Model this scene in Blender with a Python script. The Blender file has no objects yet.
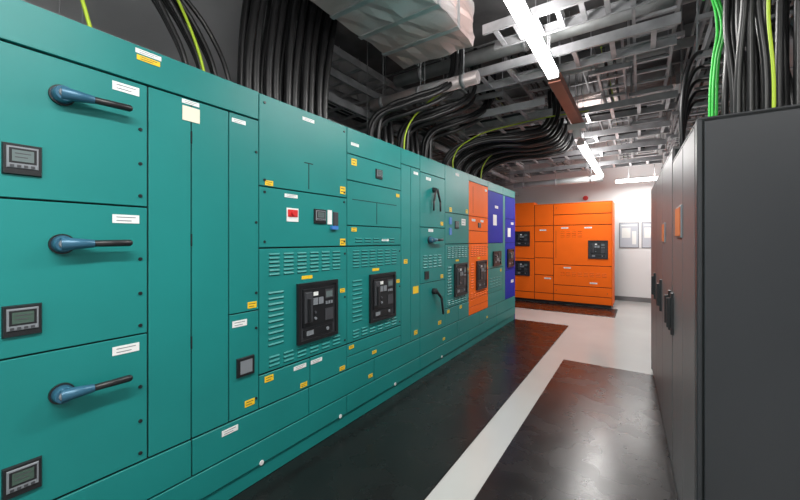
import bpy, bmesh, math, random
from mathutils import Vector, Matrix
random.seed(7)
S=bpy.context.scene
S.view_settings.view_transform='Standard'
S.view_settings.look='None'
S.view_settings.exposure=0.06

# ---------------------------------------------------------------- materials
def mat(name,col,rough=.5,metal=0.,var=0.,vscale=3.,bump=0.,bscale=60.,rvar=0.,emit=None,es=0.,col2=None,spec=None):
    m=bpy.data.materials.new(name); m.use_nodes=True
    nt=m.node_tree; b=nt.nodes['Principled BSDF']
    b.inputs['Base Color'].default_value=(*col,1); b.inputs['Roughness'].default_value=rough
    b.inputs['Metallic'].default_value=metal
    if spec is not None: b.inputs['Specular IOR Level'].default_value=spec
    tc=nt.nodes.new('ShaderNodeTexCoord')
    if var>0 or col2 or rvar>0:
        n=nt.nodes.new('ShaderNodeTexNoise'); n.inputs['Scale'].default_value=vscale; n.inputs['Detail'].default_value=6
        nt.links.new(tc.outputs['Object'],n.inputs['Vector'])
        if var>0 or col2:
            r=nt.nodes.new('ShaderNodeValToRGB')
            c2=col2 if col2 else tuple(min(1,c*(1+var)) for c in col)
            c1=col if col2 else tuple(c*(1-var) for c in col)
            r.color_ramp.elements[0].position=.35; r.color_ramp.elements[1].position=.65
            r.color_ramp.elements[0].color=(*c1,1); r.color_ramp.elements[1].color=(*c2,1)
            nt.links.new(n.outputs['Fac'],r.inputs['Fac']); nt.links.new(r.outputs['Color'],b.inputs['Base Color'])
        if rvar>0:
            mr=nt.nodes.new('ShaderNodeMapRange'); mr.inputs['From Min'].default_value=.3; mr.inputs['From Max'].default_value=.7
            mr.inputs['To Min'].default_value=max(0.03,rough-rvar); mr.inputs['To Max'].default_value=min(1,rough+rvar)
            nt.links.new(n.outputs['Fac'],mr.inputs['Value']); nt.links.new(mr.outputs['Result'],b.inputs['Roughness'])
    if bump>0:
        n2=nt.nodes.new('ShaderNodeTexNoise'); n2.inputs['Scale'].default_value=bscale; n2.inputs['Detail'].default_value=3
        nt.links.new(tc.outputs['Object'],n2.inputs['Vector'])
        bp=nt.nodes.new('ShaderNodeBump'); bp.inputs['Strength'].default_value=bump; bp.inputs['Distance'].default_value=.01
        nt.links.new(n2.outputs['Fac'],bp.inputs['Height']); nt.links.new(bp.outputs['Normal'],b.inputs['Normal'])
    if emit:
        b.inputs['Emission Color'].default_value=(*emit,1); b.inputs['Emission Strength'].default_value=es
    return m
TEAL=mat('teal_powder_coat',(.011,.210,.198),.42,var=.05,vscale=2,bump=.03,bscale=400,spec=.4)
ORANGE=mat('orange_powder_coat',(.95,.150,.006),.55,var=.03,bump=.03,bscale=400,spec=.2)
BLUE=mat('blue_powder_coat',(.010,.024,.32),.55,var=.05,bump=.03,bscale=400,spec=.15)
SEAM=mat('seam_black',(.006,.010,.010),.8)
SEAMO=mat('seam_orange_dark',(.10,.015,.004),.8)
BLK=mat('black_plastic',(.012,.013,.015),.38)
BLK2=mat('dark_grey_plastic',(.05,.053,.06),.45)
GREY=mat('grey_plastic',(.20,.22,.24),.45)
SCREEN=mat('lcd_screen',(.13,.17,.17),.2)
SCRG=mat('lcd_green',(.06,.10,.08),.2)
WHITE=mat('label_white',(.80,.82,.80),.5)
PAPER=mat('notice_paper',(.50,.54,.60),.4)
CREAM=mat('paper_cream',(.80,.76,.60),.6)
YEL=mat('warning_yellow',(.85,.55,.02),.5)
RED=mat('safety_red',(.65,.03,.03),.4)
BLU=mat('handle_blue',(.035,.13,.21),.33,metal=.2)
BLUL=mat('label_blue',(.05,.2,.55),.4)
CHR=mat('zinc_steel',(.60,.61,.62),.35,metal=.7,var=.1,vscale=8)
GALV=mat('galvanised_steel',(.42,.42,.435),.42,metal=.35,var=.2,vscale=6)
FOIL=mat('foil_insulation',(.62,.62,.63),.38,metal=.45,vscale=1.8,bump=.5,bscale=16,col2=(.62,.46,.43))  # pinkish second tone: a reflection painted into the foil colour
PIPE=mat('pipe_lagging',(.50,.51,.51),.5,metal=.3,var=.15,vscale=5,bump=.2,bscale=20)
CABLE=mat('cable_black',(.012,.012,.013),.34)
YG=mat('earth_cable_yellow',(.45,.62,.03),.45)
GRN=mat('cable_green',(.05,.62,.08),.45)
FLOOR_M=mat('epoxy_floor',(.46,.46,.445),.18,var=.03,vscale=1.2,rvar=.03)
MAT_M=mat('rubber_mat',(.0095,.009,.009),.27,var=.12,vscale=4,rvar=.035,spec=.42)
WALL_M=mat('painted_wall_white',(.78,.785,.79),.7,var=.02,vscale=1)
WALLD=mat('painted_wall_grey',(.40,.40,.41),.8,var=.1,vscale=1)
CEIL_M=mat('soffit_dark',(.16,.156,.16),.9,var=.35,vscale=2,bump=.3,bscale=8)
BEAM_M=mat('beam_dark',(.17,.17,.175),.8,var=.2)
TRUNK=mat('red_oxide_trunking',(.45,.17,.12),.55,var=.1)
PLATE=mat('orange_label_plate',(.60,.17,.06),.6,spec=.2)
CABF=mat('anthracite_coat',(.021,.024,.028),.42,var=.05,bump=.03,bscale=500)
CABS=mat('grey_cabinet_coat',(.125,.118,.122),.42,var=.05,bump=.03,bscale=500,spec=.35)
FIX=mat('fitting_white',(.75,.75,.75),.4)
TUBE=mat('lamp_diffuser',(1,1,1),.4,emit=(1,.985,.96),es=12)

# ---------------------------------------------------------------- mesh builder
class B:
    def __init__(s,name,parent=None,O=(0,0,0),U=(0,1,0),N=(1,0,0),bevel=0.,segs=1):
        s.bm=bmesh.new(); s.mats=[]; s.name=name; s.parent=parent
        s.O=Vector(O); s.U=Vector(U); s.N=Vector(N); s.bev=bevel; s.segs=segs
    def mi(s,m):
        if m not in s.mats: s.mats.append(m)
        return s.mats.index(m)
    def P(s,u,z,n): return s.O+s.U*u+s.N*n+Vector((0,0,z))
    def hexa(s,pts,m):
        v=[s.bm.verts.new(p) for p in pts]; k=s.mi(m)
        for f in ((0,1,2,3),(7,6,5,4),(0,4,5,1),(1,5,6,2),(2,6,7,3),(3,7,4,0)):
            fc=s.bm.faces.new([v[i] for i in f]); fc.material_index=k
    def box(s,u0,u1,z0,z1,n0,n1,m,taper=0.):
        t=taper
        s.hexa([s.P(u0,z0,n0),s.P(u1,z0,n0),s.P(u1,z1,n0),s.P(u0,z1,n0),
                s.P(u0+t,z0+t,n1),s.P(u1-t,z0+t,n1),s.P(u1-t,z1-t,n1),s.P(u0+t,z1-t,n1)],m)
    def wbox(s,x0,x1,y0,y1,z0,z1,m):
        s.hexa([Vector(p) for p in ((x0,y0,z0),(x1,y0,z0),(x1,y1,z0),(x0,y1,z0),(x0,y0,z1),(x1,y0,z1),(x1,y1,z1),(x0,y1,z1))],m)
    def tube(s,a,b,r0,r1,m,seg=16):
        a=Vector(a); b=Vector(b); d=(b-a).normalized()
        e=d.orthogonal().normalized(); f=d.cross(e); k=s.mi(m)
        A=[];C=[]
        for i in range(seg):
            w=2*math.pi*i/seg; o=e*math.cos(w)+f*math.sin(w)
            A.append(s.bm.verts.new(a+o*r0)); C.append(s.bm.verts.new(b+o*r1))
        for i in range(seg):
            j=(i+1)%seg; fc=s.bm.faces.new((A[i],A[j],C[j],C[i])); fc.material_index=k; fc.smooth=True
        for L in (A[::-1],C):
            fc=s.bm.faces.new(L); fc.material_index=k
    def ntube(s,u,z,n0,n1,r,m,r1=None,seg=16): s.tube(s.P(u,z,n0),s.P(u,z,n1),r,r if r1 is None else r1,m,seg)
    def done(s):
        bmesh.ops.recalc_face_normals(s.bm,faces=s.bm.faces)
        me=bpy.data.meshes.new(s.name); s.bm.to_mesh(me); s.bm.free()
        for m in s.mats: me.materials.append(m)
        o=bpy.data.objects.new(s.name,me); S.collection.objects.link(o)
        if s.parent: o.parent=s.parent
        if s.bev>0:
            md=o.modifiers.new('bevel','BEVEL'); md.width=s.bev; md.segments=s.segs; md.limit_method='ANGLE'; md.angle_limit=math.radians(50)
        return o
def empty(name,loc=(0,0,0),rz=0):
    e=bpy.data.objects.new(name,None); e.location=loc; e.rotation_euler=(0,0,rz); S.collection.objects.link(e); return e

def cables(name,paths,r,m,parent=None):
    cu=bpy.data.curves.new(name,'CURVE'); cu.dimensions='3D'; cu.bevel_depth=r; cu.bevel_resolution=3; cu.resolution_u=8
    cu.use_fill_caps=True
    for pts in paths:
        sp=cu.splines.new('BEZIER'); sp.bezier_points.add(len(pts)-1)
        for bp,p in zip(sp.bezier_points,pts):
            bp.co=p; bp.handle_left_type='AUTO'; bp.handle_right_type='AUTO'
    cu.materials.append(m)
    o=bpy.data.objects.new(name,cu); S.collection.objects.link(o)
    if parent: o.parent=parent
    return o

# ---------------------------------------------------------------- fittings on panel faces
def door(b,u0,u1,z0,z1,m,g=.0035): b.box(u0+g,u1-g,z0+g,z1-g,-.016,0,m,taper=0.0)
def label(b,u,z,w=.09,h=.03,m=None,n=0.):
    b.box(u-w/2,u+w/2,z-h/2,z+h/2,n,n+.002,m or WHITE)
    if (m or WHITE) in (WHITE,YEL):
        for k in (-.2,.2): b.box(u-w*.36,u+w*(.36 if k>0 else .2),z+h*k-h*.05,z+h*k+h*.05,n+.002,n+.0026,GREY if (m or WHITE)==WHITE else BLK2)
def meter(b,u,z,w=.10,h=.11,scr=None):
    b.box(u-w/2,u+w/2,z-h/2,z+h/2,0,.010,BLK,taper=.003)
    b.box(u-w*.40,u+w*.40,z-h*.30,z+h*.40,.010,.014,GREY,taper=.002)
    b.box(u-w*.34,u+w*.34,z-h*.14,z+h*.34,.014,.0145,BLK)
    b.box(u-w*.27,u+w*.27,z-h*.08,z+h*.28,.0145,.0150,scr or SCREEN)
    b.box(u-w*.20,u+w*.12,z+h*.04,z+h*.07,.015,.0153,BLK2); b.box(u-w*.20,u+w*.20,z+h*.16,z+h*.19,.015,.0153,BLK2)
    for i in range(4): b.box(u-w*.32+i*w*.17,u-w*.22+i*w*.17,z-h*.26,z-h*.19,.014,.0165,BLK2)
def knob_handle(b,u,z,L=.21):
    b.ntube(u,z,0,.012,.038,BLK,seg=24)
    b.ntube(u,z,.012,.045,.033,BLU,.027,seg=24)
    b.ntube(u,z,.045,.052,.018,GREY,.016,seg=20)
    p0=b.P(u-.01,z,.036); p1=b.P(u+.085,z+.001,.046); p2=b.P(u+L,z+.003,.05)
    b.tube(p0,p1,.026,.015,BLU,16); b.tube(p1,p2,.0130,.0140,BLK,14)
    b.tube(p2,b.P(u+L+.008,z+.003,.05),.0140,.008,BLK,14)
def acb(b,u,z,w=.355,h=.39):
    u0,u1,z0,z1=u-w/2,u+w/2,z-h/2,z+h/2
    t=.022
    b.box(u0,u1,z0,z0+t,0,.022,BLK); b.box(u0,u1,z1-t,z1,0,.022,BLK)
    b.box(u0,u0+t,z0+t,z1-t,0,.022,BLK); b.box(u1-t,u1,z0+t,z1-t,0,.022,BLK)
    b.box(u0+t,u1-t,z0+t,z1-t,0,.008,BLK2)
    b.box(u0+.04,u1-.04,z0+.10,z1-.04,.008,.02,BLK,taper=.003)
    b.box(u0+.05,u0+.11,z0+.13,z1-.06,.02,.034,BLK2,taper=.004)
    b.box(u0+.062,u0+.085,z0+.14,min(z0+.29,z1-.07),.034,.046,BLK,taper=.002)
    b.box(u0+.125,u0+.165,z1-.09,z1-.065,.02,.023,WHITE)
    b.box(u0+.12,u0+.16,z1-.15,z1-.105,.02,.026,GREY); b.box(u0+.17,u0+.21,z1-.15,z1-.105,.02,.026,GREY)
    b.ntube(u0+.14,z0+.19,.02,.03,.009,BLK2); b.ntube(u0+.14,z0+.15,.02,.03,.009,GREY)
    b.box(u1-.125,u1-.05,z1-.12,z1-.06,.02,.024,BLK2); b.box(u1-.118,u1-.06,z1-.112,z1-.072,.024,.025,SCREEN)
    for i in range(3): b.box(u1-.12+i*.024,u1-.104+i*.024,z1-.16,z1-.14,.02,.024,GREY)
    b.box(u1-.125,u1-.05,z0+.12,z0+.20,.02,.024,BLK2)
    b.box(u0+.05,u1-.05,z0+.035,z0+.085,.008,.016,BLK)
    b.box(u0+.07,u0+.13,z0+.045,z0+.075,.016,.018,GREY); b.ntube(u1-.10,z0+.06,.016,.022,.012,GREY)
def louvres(b,u0,u1,z0,z1,cols,rows,m,seam):
    du=(u1-u0)/cols; dz=(z1-z0)/rows
    for i in range(cols):
        for j in range(rows):
            a=u0+i*du+du*.14; c=u0+(i+1)*du-du*.14; z=z0+j*dz+dz*.5
            b.box(a,c,z-.0055,z-.001,0,.0012,seam)
            b.hexa([b.P(a,z-.001,0),b.P(c,z-.001,0),b.P(c,z+.009,0),b.P(a,z+.009,0),
                    b.P(a+.004,z-.001,.006),b.P(c-.004,z-.001,.006),b.P(c-.004,z+.002,.005),b.P(a+.004,z+.002,.005)],m)
def lock(b,u,z): b.ntube(u,z,0,.005,.008,BLK,.007,seg=12)
def loop_handle(b,u,z,h=.22):
    b.ntube(u,z+h*.35,0,.03,.03,BLK,.022,seg=20)
    for s_ in (-1,1):
        a=b.P(u+s_*.012,z+h*.38,.04); c=b.P(u+s_*.07,z-h*.1,.045); d=b.P(u+s_*.075,z-h*.45,.045)
        b.tube(a,c,.013,.011,BLK,10); b.tube(c,d,.011,.010,BLK,10)

# ---------------------------------------------------------------- teal switchgear line-up
HT=2.246
sw=empty('electrical_switchgear')
c=B('carcass',sw,O=(-1.81,0,0))
c.box(-1.4,6.27,.10,2.238,-.92,-.012,SEAM)
c.done()
sh=B('side_and_top_sheets',sw,O=(-1.81,0,0),bevel=.002)
sh.box(-1.4,6.27,2.236,HT,-.93,-.004,TEAL); sh.box(6.268,6.276,.0,HT,-.93,-.002,BLUE); sh.box(-1.408,-1.4,0,HT,-.93,-.002,TEAL)
sh.box(-1.4,6.27,0.01,.10,-.9,-.012,TEAL)
sh.done()
d=B('doors_and_covers',sw,O=(-1.81,0,0),bevel=.0018)
f=B('door_fittings',sw,O=(-1.81,0,0),bevel=.0012)
d.box(-1.4,-.35,2.09,HT,-.016,.004,TEAL); d.box(-.344,1.228,2.09,HT,-.016,.004,TEAL)
for s0 in (-1.36,-.68,0.0):
    s1=s0+.679
    door(d,s0,s1,1.545,2.085,TEAL); door(d,s0,s1,.988,1.545,TEAL); door(d,s0,s1,.43,.988,TEAL)
    for zc_,lz,mz in ((1.945,2.043,1.683),(1.385,1.489,1.117),(.822,.937,.559)):
        knob_handle(f,s0+.395,zc_,.20); label(f,s0+.598,lz,.095,.036); meter(f,s0+.292,mz,scr=SCREEN if mz>1.5 else SCRG)
        lock(f,s0+.650,mz+.20-.0); lock(f,s0+.650,mz+.05); lock(f,s0+.650,mz-.09)
door(d,.679,.864,.43,2.085,TEAL); door(d,.864,1.054,.43,2.085,TEAL)
f.box(.822,.902,1.975,2.045,0,.003,CREAM); label(f,.86,2.066,.08,.02)
for z in (1.9,1.4,.9): f.box(.8615,.8665,z-.03,z+.03,-.004,.002,SEAM)
label(f,.68,2.222,.10,.02,WHITE,n=.004); label(f,.68,2.195,.09,.022,YEL,n=.004)
door(d,1.054,1.234,1.0,2.085,TEAL); door(d,1.054,1.234,.43,1.0,TEAL)
label(f,1.11,2.045,.08,.022); label(f,1.19,1.035,.055,.035,YEL); label(f,1.115,.945,.085,.035)
f.box(1.095,1.20,.65,.755,0,.012,BLK,taper=.003); f.box(1.112,1.183,.667,.738,.012,.014,GREY); label(f,1.175,.49,.06,.035,YEL)
for z in (1.9,1.5,1.1,.9,.5): lock(f,1.215,z)
def lower(y0,y1,m=TEAL): door(d,y0,y1,.245,.427,m)
ys=[-1.4,-.6,.1,.866,1.605,2.3,3.032,3.9,4.6,5.3,6.27]
for a,b_ in zip(ys,ys[1:]): lower(a,b_)
ys=[-1.4,-.35,.679,1.972,3.032,4.251,5.3,6.27]
for a,b_ in zip(ys,ys[1:]): door(d,a,b_,.105,.243,TEAL)
label(f,1.06,.385,.09,.03)
for y in (1.25,1.90,2.6,3.5): f.ntube(y,.115,0,.003,.014,WHITE,seg=18)
for y in (2.25,3.55,4.9): label(f,y,.30,.05,.028,YEL)

def feeder(y0,y1,m,seam,style):
    w=y1-y0; cy=(y0+y1)/2
    door(d,y0,y1,.624,1.352,m)
    louvres(f,y0+.05,y1-.06,1.18,1.325,6,6,m,seam)
    acb(f,y0+.434*w/.738+.01,.925)
    f.box(cy-.06,cy+.03,1.145,1.167,0,.002,YEL)
    louvres(f,y0+.04,y0+.19,.76,1.10,1,10,m,seam)
    louvres(f,y0+.05,y1-.06,.640,.715,6,3,m,seam)
    for z in (1.30,.98,.66): lock(f,y1-.025,z)
    label(f,y1-.05,1.03,.05,.03,YEL)
# D
door(d,1.234,1.972,1.712,HT,TEAL); door(d,1.234,1.972,1.354,1.712,TEAL); feeder(1.234,1.972,TEAL,SEAM,0)
f.box(1.600,1.606,1.735,1.905,-.001,.0012,SEAM); f.box(1.565,1.64,1.902,1.908,-.001,.0012,SEAM)
label(f,1.46,1.675,.10,.022); f.box(1.425,1.515,1.515,1.60,0,.004,WHITE); f.box(1.432,1.508,1.545,1.59,.004,.006,RED); f.ntube(1.47,1.567,.006,.022,.014,RED)
meter(f,1.70,1.56,.11,.10); f.box(1.77,1.81,1.51,1.61,0,.006,WHITE); f.box(1.825,1.87,1.50,1.60,0,.012,BLK2,taper=.003); f.box(1.80,1.86,1.475,1.50,0,.02,BLUL)
label(f,1.925,1.765,.055,.055,YEL); label(f,1.925,1.385,.055,.05,YEL); label(f,1.30,1.735,.055,.03,YEL); label(f,1.60,2.19,.10,.022)
for y in (1.27,1.94):
    for z in (2.20,1.75,1.68,1.39): lock(f,y,z)
door(d,1.234,1.615,.43,.62,TEAL); door(d,1.615,1.972,.43,.62,TEAL)
label(f,1.30,.585,.06,.035,YEL); label(f,1.67,.585,.10,.025); label(f,1.53,.585,.10,.025); label(f,1.56,.46,.055,.03,YEL); label(f,1.92,.46,.055,.03,YEL)
# E
for a,b_ in ((2.05,HT),(1.85,2.05),(1.51,1.85),(1.354,1.51)): door(d,1.972,2.694,a,b_,TEAL)
feeder(1.972,2.694,TEAL,SEAM,0)
f.box(2.03,2.62,1.707,1.712,-.001,.0012,SEAM); f.box(2.33,2.336,1.53,1.707,-.001,.0012,SEAM)
label(f,2.05,1.995,.06,.05,YEL); meter(f,2.36,1.95,.09,.08); label(f,2.06,2.13,.09,.022); label(f,2.05,1.48,.06,.03,YEL)
label(f,2.45,1.40,.10,.02); label(f,2.64,1.80,.05,.03,YEL)
louvres(f,2.05,2.6,1.375,1.42,5,2,TEAL,SEAM)
door(d,1.972,2.694,.525,.62,TEAL); door(d,1.972,2.694,.43,.525,TEAL); label(f,2.02,.59,.055,.025,YEL); label(f,2.3,.48,.055,.025,YEL)
# F
door(d,2.694,3.032,2.10,HT,TEAL); door(d,2.694,2.86,.43,2.10,TEAL); door(d,2.86,3.032,.43,2.10,TEAL)
label(f,2.95,2.05,.08,.025); f.box(2.9,3.0,.88,.95,0,.002,YEL); label(f,2.77,1.2,.06,.04,YEL); label(f,2.95,.5,.06,.04,YEL)
# G
for a,b_ in ((2.08,HT),(1.53,2.08),(.96,1.53),(.43,.96)): door(d,3.032,3.578,a,b_,TEAL)
loop_handle(f,3.31,1.83,.28); knob_handle(f,3.22,1.40,.2); label(f,3.25,1.50,.10,.03)
f.ntube(3.30,.86,0,.04,.032,BLK)
f.tube(f.P(3.30,.86,.045),f.P(3.40,.78,.05),.016,.014,BLK,10); f.tube(f.P(3.40,.78,.05),f.P(3.44,.60,.05),.014,.012,BLK,10)
label(f,3.2,2.03,.1,.03); label(f,3.45,.5,.07,.04,YEL); f.box(3.12,3.2,1.0,1.08,0,.01,BLK); label(f,3.5,1.58,.06,.04,YEL); label(f,3.5,1.0,.06,.04,YEL)
louvres(f,3.08,3.5,1.10,1.25,4,5,TEAL,SEAM)
# H
door(d,3.578,4.251,1.712,HT,TEAL); door(d,3.578,4.251,1.354,1.712,TEAL); feeder(3.578,4.251,TEAL,SEAM,0)
door(d,3.578,3.93,.43,.62,TEAL); door(d,3.93,4.251,.43,.62,TEAL)
for z in (1.62,1.5): f.box(3.68,3.74,z-.04,z+.04,0,.008,BLUL)
meter(f,3.88,1.58,.1,.09); label(f,4.08,1.62,.12,.08); label(f,3.72,1.75,.06,.05,YEL); label(f,4.18,1.76,.06,.05,YEL)
label(f,3.66,.585,.06,.035,YEL); label(f,4.0,.585,.06,.035,YEL); label(f,3.9,2.18,.1,.03)
# I orange
for a,b_ in ((1.712,2.16),(1.52,1.712),(1.354,1.52),(.43,.53),(.53,.624)): door(d,4.251,4.936,a,b_,ORANGE)
door(d,4.251,4.936,2.16,HT,TEAL)
feeder(4.251,4.936,ORANGE,SEAMO,0)
label(f,4.4,1.66,.12,.03); label(f,4.7,1.66,.10,.03); meter(f,4.6,1.60,.09,.07); label(f,4.85,2.1,.08,.03)
f.box(4.38,4.385,1.75,2.1,-.001,.0012,SEAMO)
# J
door(d,4.936,5.61,2.12,HT,TEAL); door(d,4.936,5.61,1.354,2.12,BLUE); door(d,4.936,5.61,.98,1.354,TEAL); door(d,4.936,5.61,.62,.98,TEAL); door(d,4.936,5.61,.43,.62,TEAL)
f.box(5.15,5.3,1.62,1.78,0,.004,WHITE); label(f,5.3,1.9,.14,.04); acb(f,5.3,1.12,.34,.22)
louvres(f,5.0,5.5,.68,.85,4,4,TEAL,SEAM); label(f,5.5,.93,.06,.04,YEL)
# K
door(d,5.61,5.72,.43,2.12,TEAL)
door(d,5.61,6.27,2.12,HT,TEAL)
for a,b_ in ((1.75,2.12),(1.354,1.75),(.90,1.354),(.43,.90)): door(d,5.72,6.27,a,b_,BLUE)
f.box(5.85,6.0,1.45,1.6,0,.004,WHITE); label(f,6.1,1.68,.14,.04); acb(f,5.99,1.1,.34,.3); label(f,6.1,.7,.14,.05)
d.done(); f.done()

# ---------------------------------------------------------------- orange switchgear at the far end
og=empty('orange_switchgear')
c=B('carcass',og,O=(0,8.37,0),U=(1,0,0),N=(0,-1,0))
c.box(-2.62,-.47,.06,2.19,-.75,-.012,SEAMO); c.box(-2.60,-.49,0.01,.06,-.7,-.04,BLK)
c.box(-2.62,-.47,2.188,2.20,-.76,-.002,ORANGE); c.box(-.474,-.462,.05,2.2,-.76,-.002,ORANGE); c.done()
d=B('doors',og,O=(0,8.37,0),U=(1,0,0),N=(0,-1,0),bevel=.002)
f=B('fittings',og,O=(0,8.37,0),U=(1,0,0),N=(0,-1,0),bevel=.001)
for a,b_ in ((.06,.22),(.22,.98),(.98,1.72),(1.72,2.26)): door(d,-2.62,-1.98,a,b_,ORANGE,.007)
d.box(-2.615,-1.985,1.75,2.255,-.3,-.016,ORANGE)
for a,b_ in ((.06,.22),(.22,.62),(.62,1.0),(1.0,1.36),(1.36,1.72),(1.72,2.19)): door(d,-1.98,-1.58,a,b_,ORANGE,.007)
for a,b_ in ((.06,.22),(.22,.42),(.42,.86),(.86,1.72),(1.72,1.95),(1.95,2.19)): door(d,-1.58,-.47,a,b_,ORANGE,.007)
acb(f,-2.25,1.43,.34,.34); acb(f,-2.25,.75,.34,.34); acb(f,-.72,1.20,.36,.38)
f.box(-1.53,-1.525,1.0,1.6,0,.002,SEAMO)
louvres(f,-1.45,-.55,.62,.72,8,3,ORANGE,SEAMO); louvres(f,-1.45,-1.0,1.45,1.6,4,4,ORANGE,SEAMO)
for x,z in ((-1.8,1.62),(-1.35,1.66),(-.9,1.66),(-1.3,.8),(-.8,.5),(-1.7,.55)): label(f,x,z,.14,.03)
for x,z in ((-1.52,2.1),(-.55,2.1),(-1.52,.3),(-.55,.3)): lock(f,x,z)
d.done(); f.done()

# ---------------------------------------------------------------- dark cabinets on the right
rg=empty('grey_electrical_cabinet',(.179,1.745,0),math.radians(1.575))
L=2.935
c=B('carcass',rg,O=(0,0,0),U=(0,-1,0),N=(-1,0,0))
c.box(-.85,0,.01,1.855,-1.3,-.014,SEAM)
c.box(-L,-.86,.01,1.93,-1.3,-.014,SEAM); c.done()
d=B('panels',rg,O=(0,0,0),U=(0,-1,0),N=(-1,0,0),bevel=.004,segs=2)
d.box(-.05,.0,.01,1.86,-1.3,-.0,CABF)
d.box(.0,.008,.10,1.845,-1.28,-.02,CABF)
d.box(-.86,0,1.85,1.862,-1.3,-.002,CABF); d.box(-L,-.86,1.925,1.94,-1.3,-.002,CABS)
d.box(-.875,-.862,1.85,1.94,-1.3,-.002,CABS); d.box(-L-.006,-L,0.01,1.94,-1.3,-.002,CABS)
for a,b_,h in ((.055,.40,1.85),(.40,.84,1.85),(.865,1.50,1.925),(1.50,2.15,1.925),(2.15,L,1.925)):
    door(d,-b_,-a,.10,h,CABS,.006)
d.box(-L,-.05,0.01,.09,-.1,-.01,CABF)
d.done()
f=B('fittings',rg,O=(0,0,0),U=(0,-1,0),N=(-1,0,0),bevel=.001)
f.box(-.62,-.42,1.41,1.57,0,.006,GREY,taper=.002); f.box(-.61,-.43,1.42,1.56,.006,.010,PLATE)
f.box(-1.45,-1.28,1.38,1.52,0,.006,GREY,taper=.002); f.box(-1.44,-1.29,1.39,1.51,.006,.010,PLATE)
for u in (-.93,-.80,-1.6,-2.25):
    f.box(u-.018,u+.018,.86,1.10,0,.014,BLK,taper=.003); f.box(u-.011,u+.011,.90,1.07,.014,.032,BLK,taper=.002)
f.done()

# ---------------------------------------------------------------- rubber mats
def matting(x0,x1,y0,y1):
    b=B('rubber_floor_mat',bevel=.003); b.wbox(x0,x1,y0,y1,0.0,.008,MAT_M); b.done()
matting(-1.84,-.96,-2.2,6.32); matting(-.74,.21,-2.2,4.50); matting(-2.6,-.37,7.45,8.36)

# ---------------------------------------------------------------- room shell
X0,X1,Y0,Y1,ZC=-3.1,1.9,-2.8,9.7,3.75
def slab(name,x0,x1,y0,y1,z0,z1,m):
    b=B(name); b.wbox(x0,x1,y0,y1,z0,z1,m); return b.done()
slab('floor',X0,X1,Y0,Y1,-.1,0,FLOOR_M)
slab('ceiling',X0,X1,Y0,Y1,ZC,ZC+.1,CEIL_M)
slab('wall_left',X0-.1,X0,Y0,Y1,0,ZC,WALLD)
slab('wall_right',X1,X1+.1,Y0,Y1,0,ZC,WALLD)
slab('wall_back',X0,X1,Y1,Y1+.1,0,ZC,WALL_M)
slab('wall_front',X0,X1,Y0-.1,Y0,0,ZC,WALL_M)
slab('baseboard_back',X0,X1,Y1-.02,Y1,0,.1,BEAM_M)
for i,y in enumerate((-.5,1.3,4.95,7.6)):
    slab('ceiling_beam',X0,X1,y,y+.22,3.60,ZC,BEAM_M)
for x0,x1 in ((-.40,-.02),(.03,.36)):
    b=B('wall_notice',O=(0,Y1,0),U=(1,0,0),N=(0,-1,0)); b.box(x0,x1,1.22,1.80,0,.012,GREY); b.box(x0+.015,x1-.015,1.235,1.785,.012,.014,PAPER)
    b.box(x0+.04,x1-.04,1.72,1.75,.014,.0146,WHITE)
    b.box(x0+.05,x1-.16,1.45,1.68,.014,.0146,WHITE); b.box(x1-.13,x1-.05,1.30,1.6,.014,.0146,WHITE)
    b.done()
b=B('fire_alarm_sounder',O=(0,Y1,0),U=(1,0,0),N=(0,-1,0)); b.ntube(-1.1,2.42,0,.05,.06,RED,.05); b.ntube(-1.1,2.42,.05,.08,.035,RED,.03); b.done()

# ---------------------------------------------------------------- services in the ceiling
def hang(b,x,y,z,r=.005): b.tube((x,y,z),(x,y,ZC),r,r,GALV,6)
def ladder(axis,c0,a0,a1,z,w=.4,name='cable_ladder',cab=0,step=.28,rail=.08,top=None):
    b=B(name)
    def bx(a,b2,c,d2,z0,z1):
        if axis=='Y': b.wbox(c,d2,a,b2,z0,z1,GALV)
        else: b.wbox(a,b2,c,d2,z0,z1,GALV)
    for s_ in (-1,1):
        e=c0+s_*w/2
        bx(a0,a1,e-.003,e+.003,z,z+rail); bx(a0,a1,min(e,e-s_*.02),max(e,e-s_*.02),z,z+.004); bx(a0,a1,min(e,e-s_*.02),max(e,e-s_*.02),z+rail-.004,z+rail)
    k=a0+.1
    while k<a1: bx(k-.018,k+.018,c0-w/2,c0+w/2,z+.008,z+.028); k+=step
    k=a0+.35
    while k<a1:
        bx(k-.02,k+.02,c0-w/2-.06,c0+w/2+.06,z-.042,z-.002)
        for s_ in (-1,1):
            e=c0+s_*(w/2+.04)
            if axis=='Y': hang(b,e,k,z-.06)
            else: hang(b,k,e,z-.06)
        k+=1.25
    b.done()
    if cab:
        ps=[]
        for i in range(cab):
            o=c0-w/2+.05+(w-.1)*(i+.5)/cab; pts=[]; a=a0+.02
            while a<a1:
                q=o+random.uniform(-.012,.012); zz=z+.045+random.uniform(0,.02)
                pts.append((q,a,zz) if axis=='Y' else (a,q,zz)); a+=.6
            ps.append(pts)
        cables('tray_cable',ps,.014,CABLE)
ladder('Y',-2.80,.3,9.4,2.55,.36,cab=5); ladder('Y',-2.80,1.9,9.4,2.82,.36,cab=3); ladder('Y',-2.80,1.9,9.4,3.09,.36); ladder('Y',-2.80,1.9,9.4,3.34,.36)
ladder('Y',-1.55,3.75,9.3,3.13,.36,cab=2)
ladder('Y',.62,3.1,9.3,2.80,.45,cab=5); ladder('Y',.10,2.2,9.3,3.15,.30); ladder('Y',1.35,1.0,9.3,2.65,.4,cab=4); ladder('Y',.62,2.0,9.3,3.15,.40)
ladder('Y',-.25,3.75,9.3,3.12,.25,cab=2); ladder('Y',-1.05,3.75,9.3,3.28,.30,cab=3)
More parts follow.
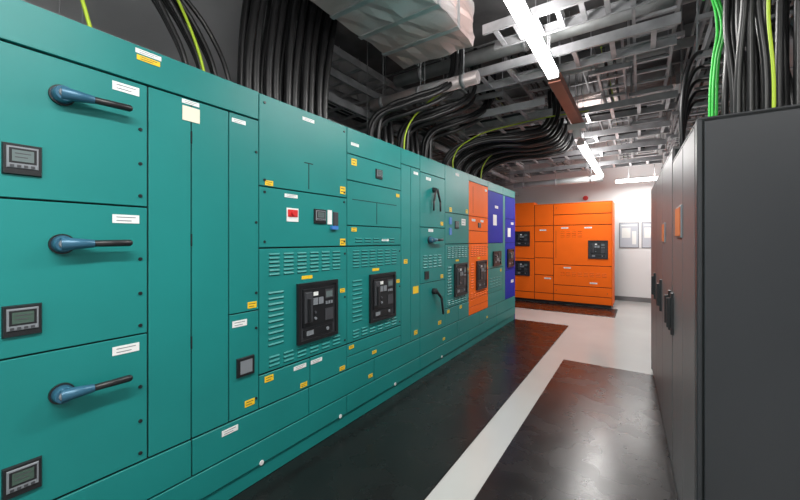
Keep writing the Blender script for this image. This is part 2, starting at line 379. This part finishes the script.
ladder('X',3.50,-2.25,.25,3.00,.36); ladder('X',4.25,-2.35,-.85,2.86,.40,cab=2); ladder('X',5.25,-2.35,.35,3.00,.45,cab=2)
ladder('X',6.35,-2.35,.35,2.98,.40,cab=3); ladder('X',7.2,-2.35,.35,2.92,.40,cab=3); ladder('X',8.4,-2.5,.35,2.90,.4,cab=4)
ladder('X',3.02,-1.1,.1,3.13,.30,step=.16)
def duct(x0,x1,y0,y1,z0,z1,axis,cr=.009):
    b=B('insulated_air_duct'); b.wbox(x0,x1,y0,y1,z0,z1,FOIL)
    bmesh.ops.subdivide_edges(b.bm,edges=b.bm.edges[:],cuts=9,use_grid_fill=True)
    rr=random.Random(3)
    for v in b.bm.verts: v.co+=Vector((rr.uniform(-cr,cr),rr.uniform(-cr,cr),rr.uniform(-cr,cr)))
    n=4
    for i in range(1,n):
        if axis=='X':
            k=x0+(x1-x0)*i/n; b.wbox(k-.02,k+.02,y0-cr,y1+cr,z0-cr,z1+cr,CHR)
        else:
            k=y0+(y1-y0)*i/n; b.wbox(x0-cr,x1+cr,k-.02,k+.02,z0-cr,z1+cr,CHR)
    for x in (x0+.15,x1-.15):
        for y in (y0-.02,y1+.02): hang(b,x,y,z0-.01,.006)
    b.done()
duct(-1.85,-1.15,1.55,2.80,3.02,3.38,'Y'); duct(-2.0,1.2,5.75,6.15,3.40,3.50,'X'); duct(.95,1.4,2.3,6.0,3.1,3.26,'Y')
def pipe(p,q,r,m=PIPE,name='service_pipe'):
    b=B(name); b.tube(p,q,r,r,m,20); P_,Q_=Vector(p),Vector(q)
    n=max(2,int((Q_-P_).length/1.2))
    for i in range(n+1):
        t=P_.lerp(Q_,(i+.3)/(n+.6)); dd=(Q_-P_).normalized(); b.tube(t-dd*.02,t+dd*.02,r*1.12,r*1.12,GALV,20); hang(b,t.x,t.y,t.z+r*.9)
    b.done()
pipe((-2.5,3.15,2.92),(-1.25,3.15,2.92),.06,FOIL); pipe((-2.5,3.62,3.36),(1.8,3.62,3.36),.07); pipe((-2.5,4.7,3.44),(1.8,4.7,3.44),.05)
pipe((-2.5,6.8,3.44),(1.8,6.8,3.44),.055); pipe((-2.1,1.4,3.45),(-2.1,3.5,3.45),.05) ; pipe((-.95,-.2,3.40),(-.95,2.8,3.40),.05)
pipe((-2.3,7.9,2.6),(-.6,7.9,2.6),.06); pipe((-.45,.6,3.48),(-.45,2.8,3.48),.03); pipe((-.35,.6,3.48),(-.35,2.8,3.48),.02)
b=B('steel_conduit')
for x in (-1.95,-1.87,-.6,.45,.52): b.tube((x,.2,3.535),(x,9.6,3.535),.012,.012,GALV,8)
for y in (3.8,5.5,6.6,7.35,8.8): b.tube((-2.9,y,3.57),(1.8,y,3.57),.012,.012,GALV,8)
for x in (-1.91,-.6,.485):
    for y in (.8,2.4,4.0,5.6,7.2,9.0): b.tube((x,y,3.55),(x,y,ZC),.004,.004,GALV,6)
b.done()

# luminaires: a diffuser below, plus an added upward area light to brighten the ceiling
def batten(x,y0,y1,z,axis='Y',power=40,up_fill=12):
    e=empty('fluorescent_batten_light')
    b=B('housing',e,bevel=.004)
    t=B('diffuser',e,bevel=.012,segs=3)
    def W(bb,a0,a1,c0,c1,z0,z1,m):
        if axis=='Y': bb.wbox(x+c0,x+c1,a0,a1,z0,z1,m)
        else: bb.wbox(a0,a1,x+c0,x+c1,z0,z1,m)
    W(b,y0,y1,-.035,.035,z+.035,z+.07,FIX); W(t,y0+.015,y1-.015,-.045,.045,z-.025,z+.035,TUBE)
    for y in (y0,y1-.02): W(b,y,y+.02,-.048,.048,z-.028,z+.04,FIX)
    for y in (y0+.25,y1-.25):
        p=(x,y) if axis=='Y' else (y,x)
        b.tube((*p,z+.07),(*p,ZC),.006,.006,GALV,6)
    b.done(); t.done()
    for en,zz,rx,wd in ((power,z-.030,0,.07),(up_fill,z+.075,math.pi,.05)):
        ld=bpy.data.lights.new('lamp_and_upfill','AREA'); ld.shape='RECTANGLE'; ld.energy=en; ld.color=(1,.98,.955)
        lo=bpy.data.objects.new('lamp_and_upfill',ld); S.collection.objects.link(lo); lo.parent=e; lo.rotation_euler=(rx,0,0)
        if axis=='Y': lo.location=(x,(y0+y1)/2,zz); ld.size=wd; ld.size_y=(y1-y0)-.06
        else: lo.location=((y0+y1)/2,x,zz); ld.size=(y1-y0)-.06; ld.size_y=wd
batten(-.655,1.80,3.48,2.90,power=42,up_fill=20)
batten(-.66,5.3,8.3,2.70,power=58,up_fill=24)
batten(9.0,-.45,.5,2.66,'X',power=26,up_fill=6)
batten(-.45,-.9,.75,2.95,power=52,up_fill=30)  # this and the next two: out-of-view battens added for extra light
batten(-.45,-2.4,-1.1,2.9,power=40,up_fill=14)
batten(1.15,-.9,.6,2.95,power=25,up_fill=28)
b=B('cable_trunking',bevel=.003); b.wbox(-.71,-.60,3.52,5.28,2.86,2.94,TRUNK)
for y in (3.8,5.0): hang(b,-.655,y,2.93)
b.done()
b=B('smoke_detector',bevel=.005); b.wbox(-.76,-.56,4.90,5.04,2.78,2.855,FIX); b.tube((-.66,4.97,2.78),(-.66,4.97,2.69),.055,.04,FIX); b.done()

# ---------------------------------------------------------------- power cables rising from the gear
def jit(a): return random.uniform(-a,a)
ps=[]
for i in range(10):
    y=.96+i*.027; x=-2.05-.05*(i%3)
    ps.append([(x,y,2.22),(x,y-.01,2.36),(x-.06,y-.09,2.62),(x-.12,y-.26-.01*i,2.95),(x-.15,y-.4,3.3),(x-.15,y-.45,3.74)])
cables('power_cable_bundle',ps,.014,CABLE)
ps=[]
for g in range(5):
    for i in range(3):
        y=1.35+g*.155+(i%2)*.060; x=-2.10-.07*(i//2)
        ps.append([(x,y,2.22),(x,y+jit(.008),2.55),(x+.01,y+.04+jit(.01),2.95),(x+.03,y+.10+jit(.01),3.35),(x+.05,y+.14,3.74)])
cables('power_cable_bundle',ps,.028,CABLE)
ps=[]
for g in range(5):
    for i in range(4):
        y=2.55+g*.25+i*.055; x=-2.05-.07*(i%2); z=2.52+.05*(i%3)+.02*g
        ps.append([(x,y,2.22),(x+.0,y,2.36),(x+.06,y+.03,z),(x+.28,y+.18,z+.12+jit(.02)),(x+.48,y+.40,z+.26),(x+.55,y+.6,z+.45),(x+.55,y+.65,3.5)] if g%2==0 else
                  [(x,y,2.22),(x-.02,y,2.42),(x-.08,y+.08,z+.05),(x-.12,y+.35,z+.18),(x-.15,y+.9,z+.2),(x-.15,y+1.8,z+.2)])
cables('power_cable_bundle',ps,.024,CABLE)
ps=[]
for g in range(5):
    for i in range(3):
        y=4.1+g*.30+i*.06; x=-2.05-.06*i; z=2.50+.04*i
        ps.append([(x,y,2.22),(x,y,2.36),(x+.10,y+.05,z),(x+.4,y+.2,z+.14),(x+.9,y+.4,z+.16+jit(.03)),(x+1.15,y+.6,z+.3),(x+1.2,y+.7,3.4)])
cables('power_cable_bundle',ps,.024,CABLE)
cables('earth_cable',[[(-2.0,1.05,2.22),(-2.05,1.0,2.5),(-2.12,.85,2.9),(-2.15,.7,3.3),(-2.15,.65,3.74)],
  [(-1.98,.55,2.22),(-2.0,.5,2.45),(-2.1,.42,2.9),(-2.1,.4,3.74)],
  [(-1.95,2.95,2.22),(-1.95,3.0,2.5),(-1.85,3.1,2.72),(-1.5,3.3,2.98),(-.9,3.45,3.08),(-.2,3.5,3.09)],
  [(-1.95,4.1,2.22),(-1.95,4.1,2.45),(-1.8,4.3,2.7),(-1.3,4.5,2.85),(-.3,5.2,3.08)],
  [(-1.95,5.0,2.22),(-1.9,5.0,2.5),(-1.7,5.2,2.75),(-1.0,5.5,2.95)],
  [(-1.5,3.76,3.2),(-1.5,5.0,3.19),(-1.48,7.0,3.2),(-1.5,9.2,3.19)],[(-.3,3.8,3.2),(-.28,5.0,3.19),(-.3,7.0,3.2),(-.28,9.2,3.19)]],.008,YG)
# right-hand cabinet cables
ps=[]
for i in range(27):
    x=.36+.042*(i%9)+.01*jit(1); y=2.12+.13*(i//9)+jit(.02)
    ps.append([(x,y,1.84),(x,y,2.1),(x+jit(.03),y+jit(.03),2.5),(x+.02+jit(.04),y+jit(.03),3.0),(x+.05+jit(.05),y,3.74)])
cables('power_cable_bundle',ps,.014,CABLE)
ps=[]
for i in range(6):
    x=.55+.09*i; y=2.9+jit(.1)
    ps.append([(x,y,1.9),(x,y,2.2),(x-.05,y+.1,2.55),(x-.12,y+.4,2.85),(x-.1,y+1.0,2.88)])
cables('power_cable_bundle',ps,.016,CABLE)
cables('earth_cable',[[(.44,2.0,1.84),(.44,2.0,2.05),(.425,2.0,2.35),(.45,2.0,2.7),(.47,2.0,3.0),(.5,2.1,3.74)],[(.52,1.98,1.84),(.53,1.98,2.1),(.52,1.98,2.5),(.56,2.0,3.74)]],.006,YG)
cables('data_cable',[[(.32,2.45,1.84),(.315,2.45,2.1),(.33,2.47,2.35),(.35,2.45,2.5),(.325,2.5,2.7),(.34,2.7,2.83)],[(.33,2.49,1.84),(.335,2.49,2.1),(.345,2.5,2.35),(.365,2.48,2.5),(.34,2.53,2.72),(.36,2.8,2.85)],[(.31,2.47,1.84),(.305,2.47,2.1),(.32,2.49,2.35),(.335,2.47,2.5),(.315,2.55,2.75),(.33,2.9,2.9)]],.0065,GRN)
cables('control_cable',[[(x,3.2+.3*i,1.9),(x,3.2+.3*i,2.4),(x+.06,3.3+.3*i,2.7),(x+.2,3.6+.3*i,2.86)] for i,x in enumerate((.25,.28,.3,.33,.35))],.014,CABLE)

# ---------------------------------------------------------------- world and camera
w=bpy.data.worlds.new('World'); S.world=w; w.use_nodes=True
w.node_tree.nodes['Background'].inputs['Color'].default_value=(.8,.85,.9,1); w.node_tree.nodes['Background'].inputs['Strength'].default_value=.3
cd=bpy.data.cameras.new('camera'); cd.sensor_width=36; cd.lens=36*355/800; cd.shift_y=-.0125; cd.clip_start=.02
co=bpy.data.objects.new('camera',cd); S.collection.objects.link(co)
co.location=(0,0,1.4); co.rotation_euler=(math.radians(90),0,math.radians(34.06)); S.camera=co
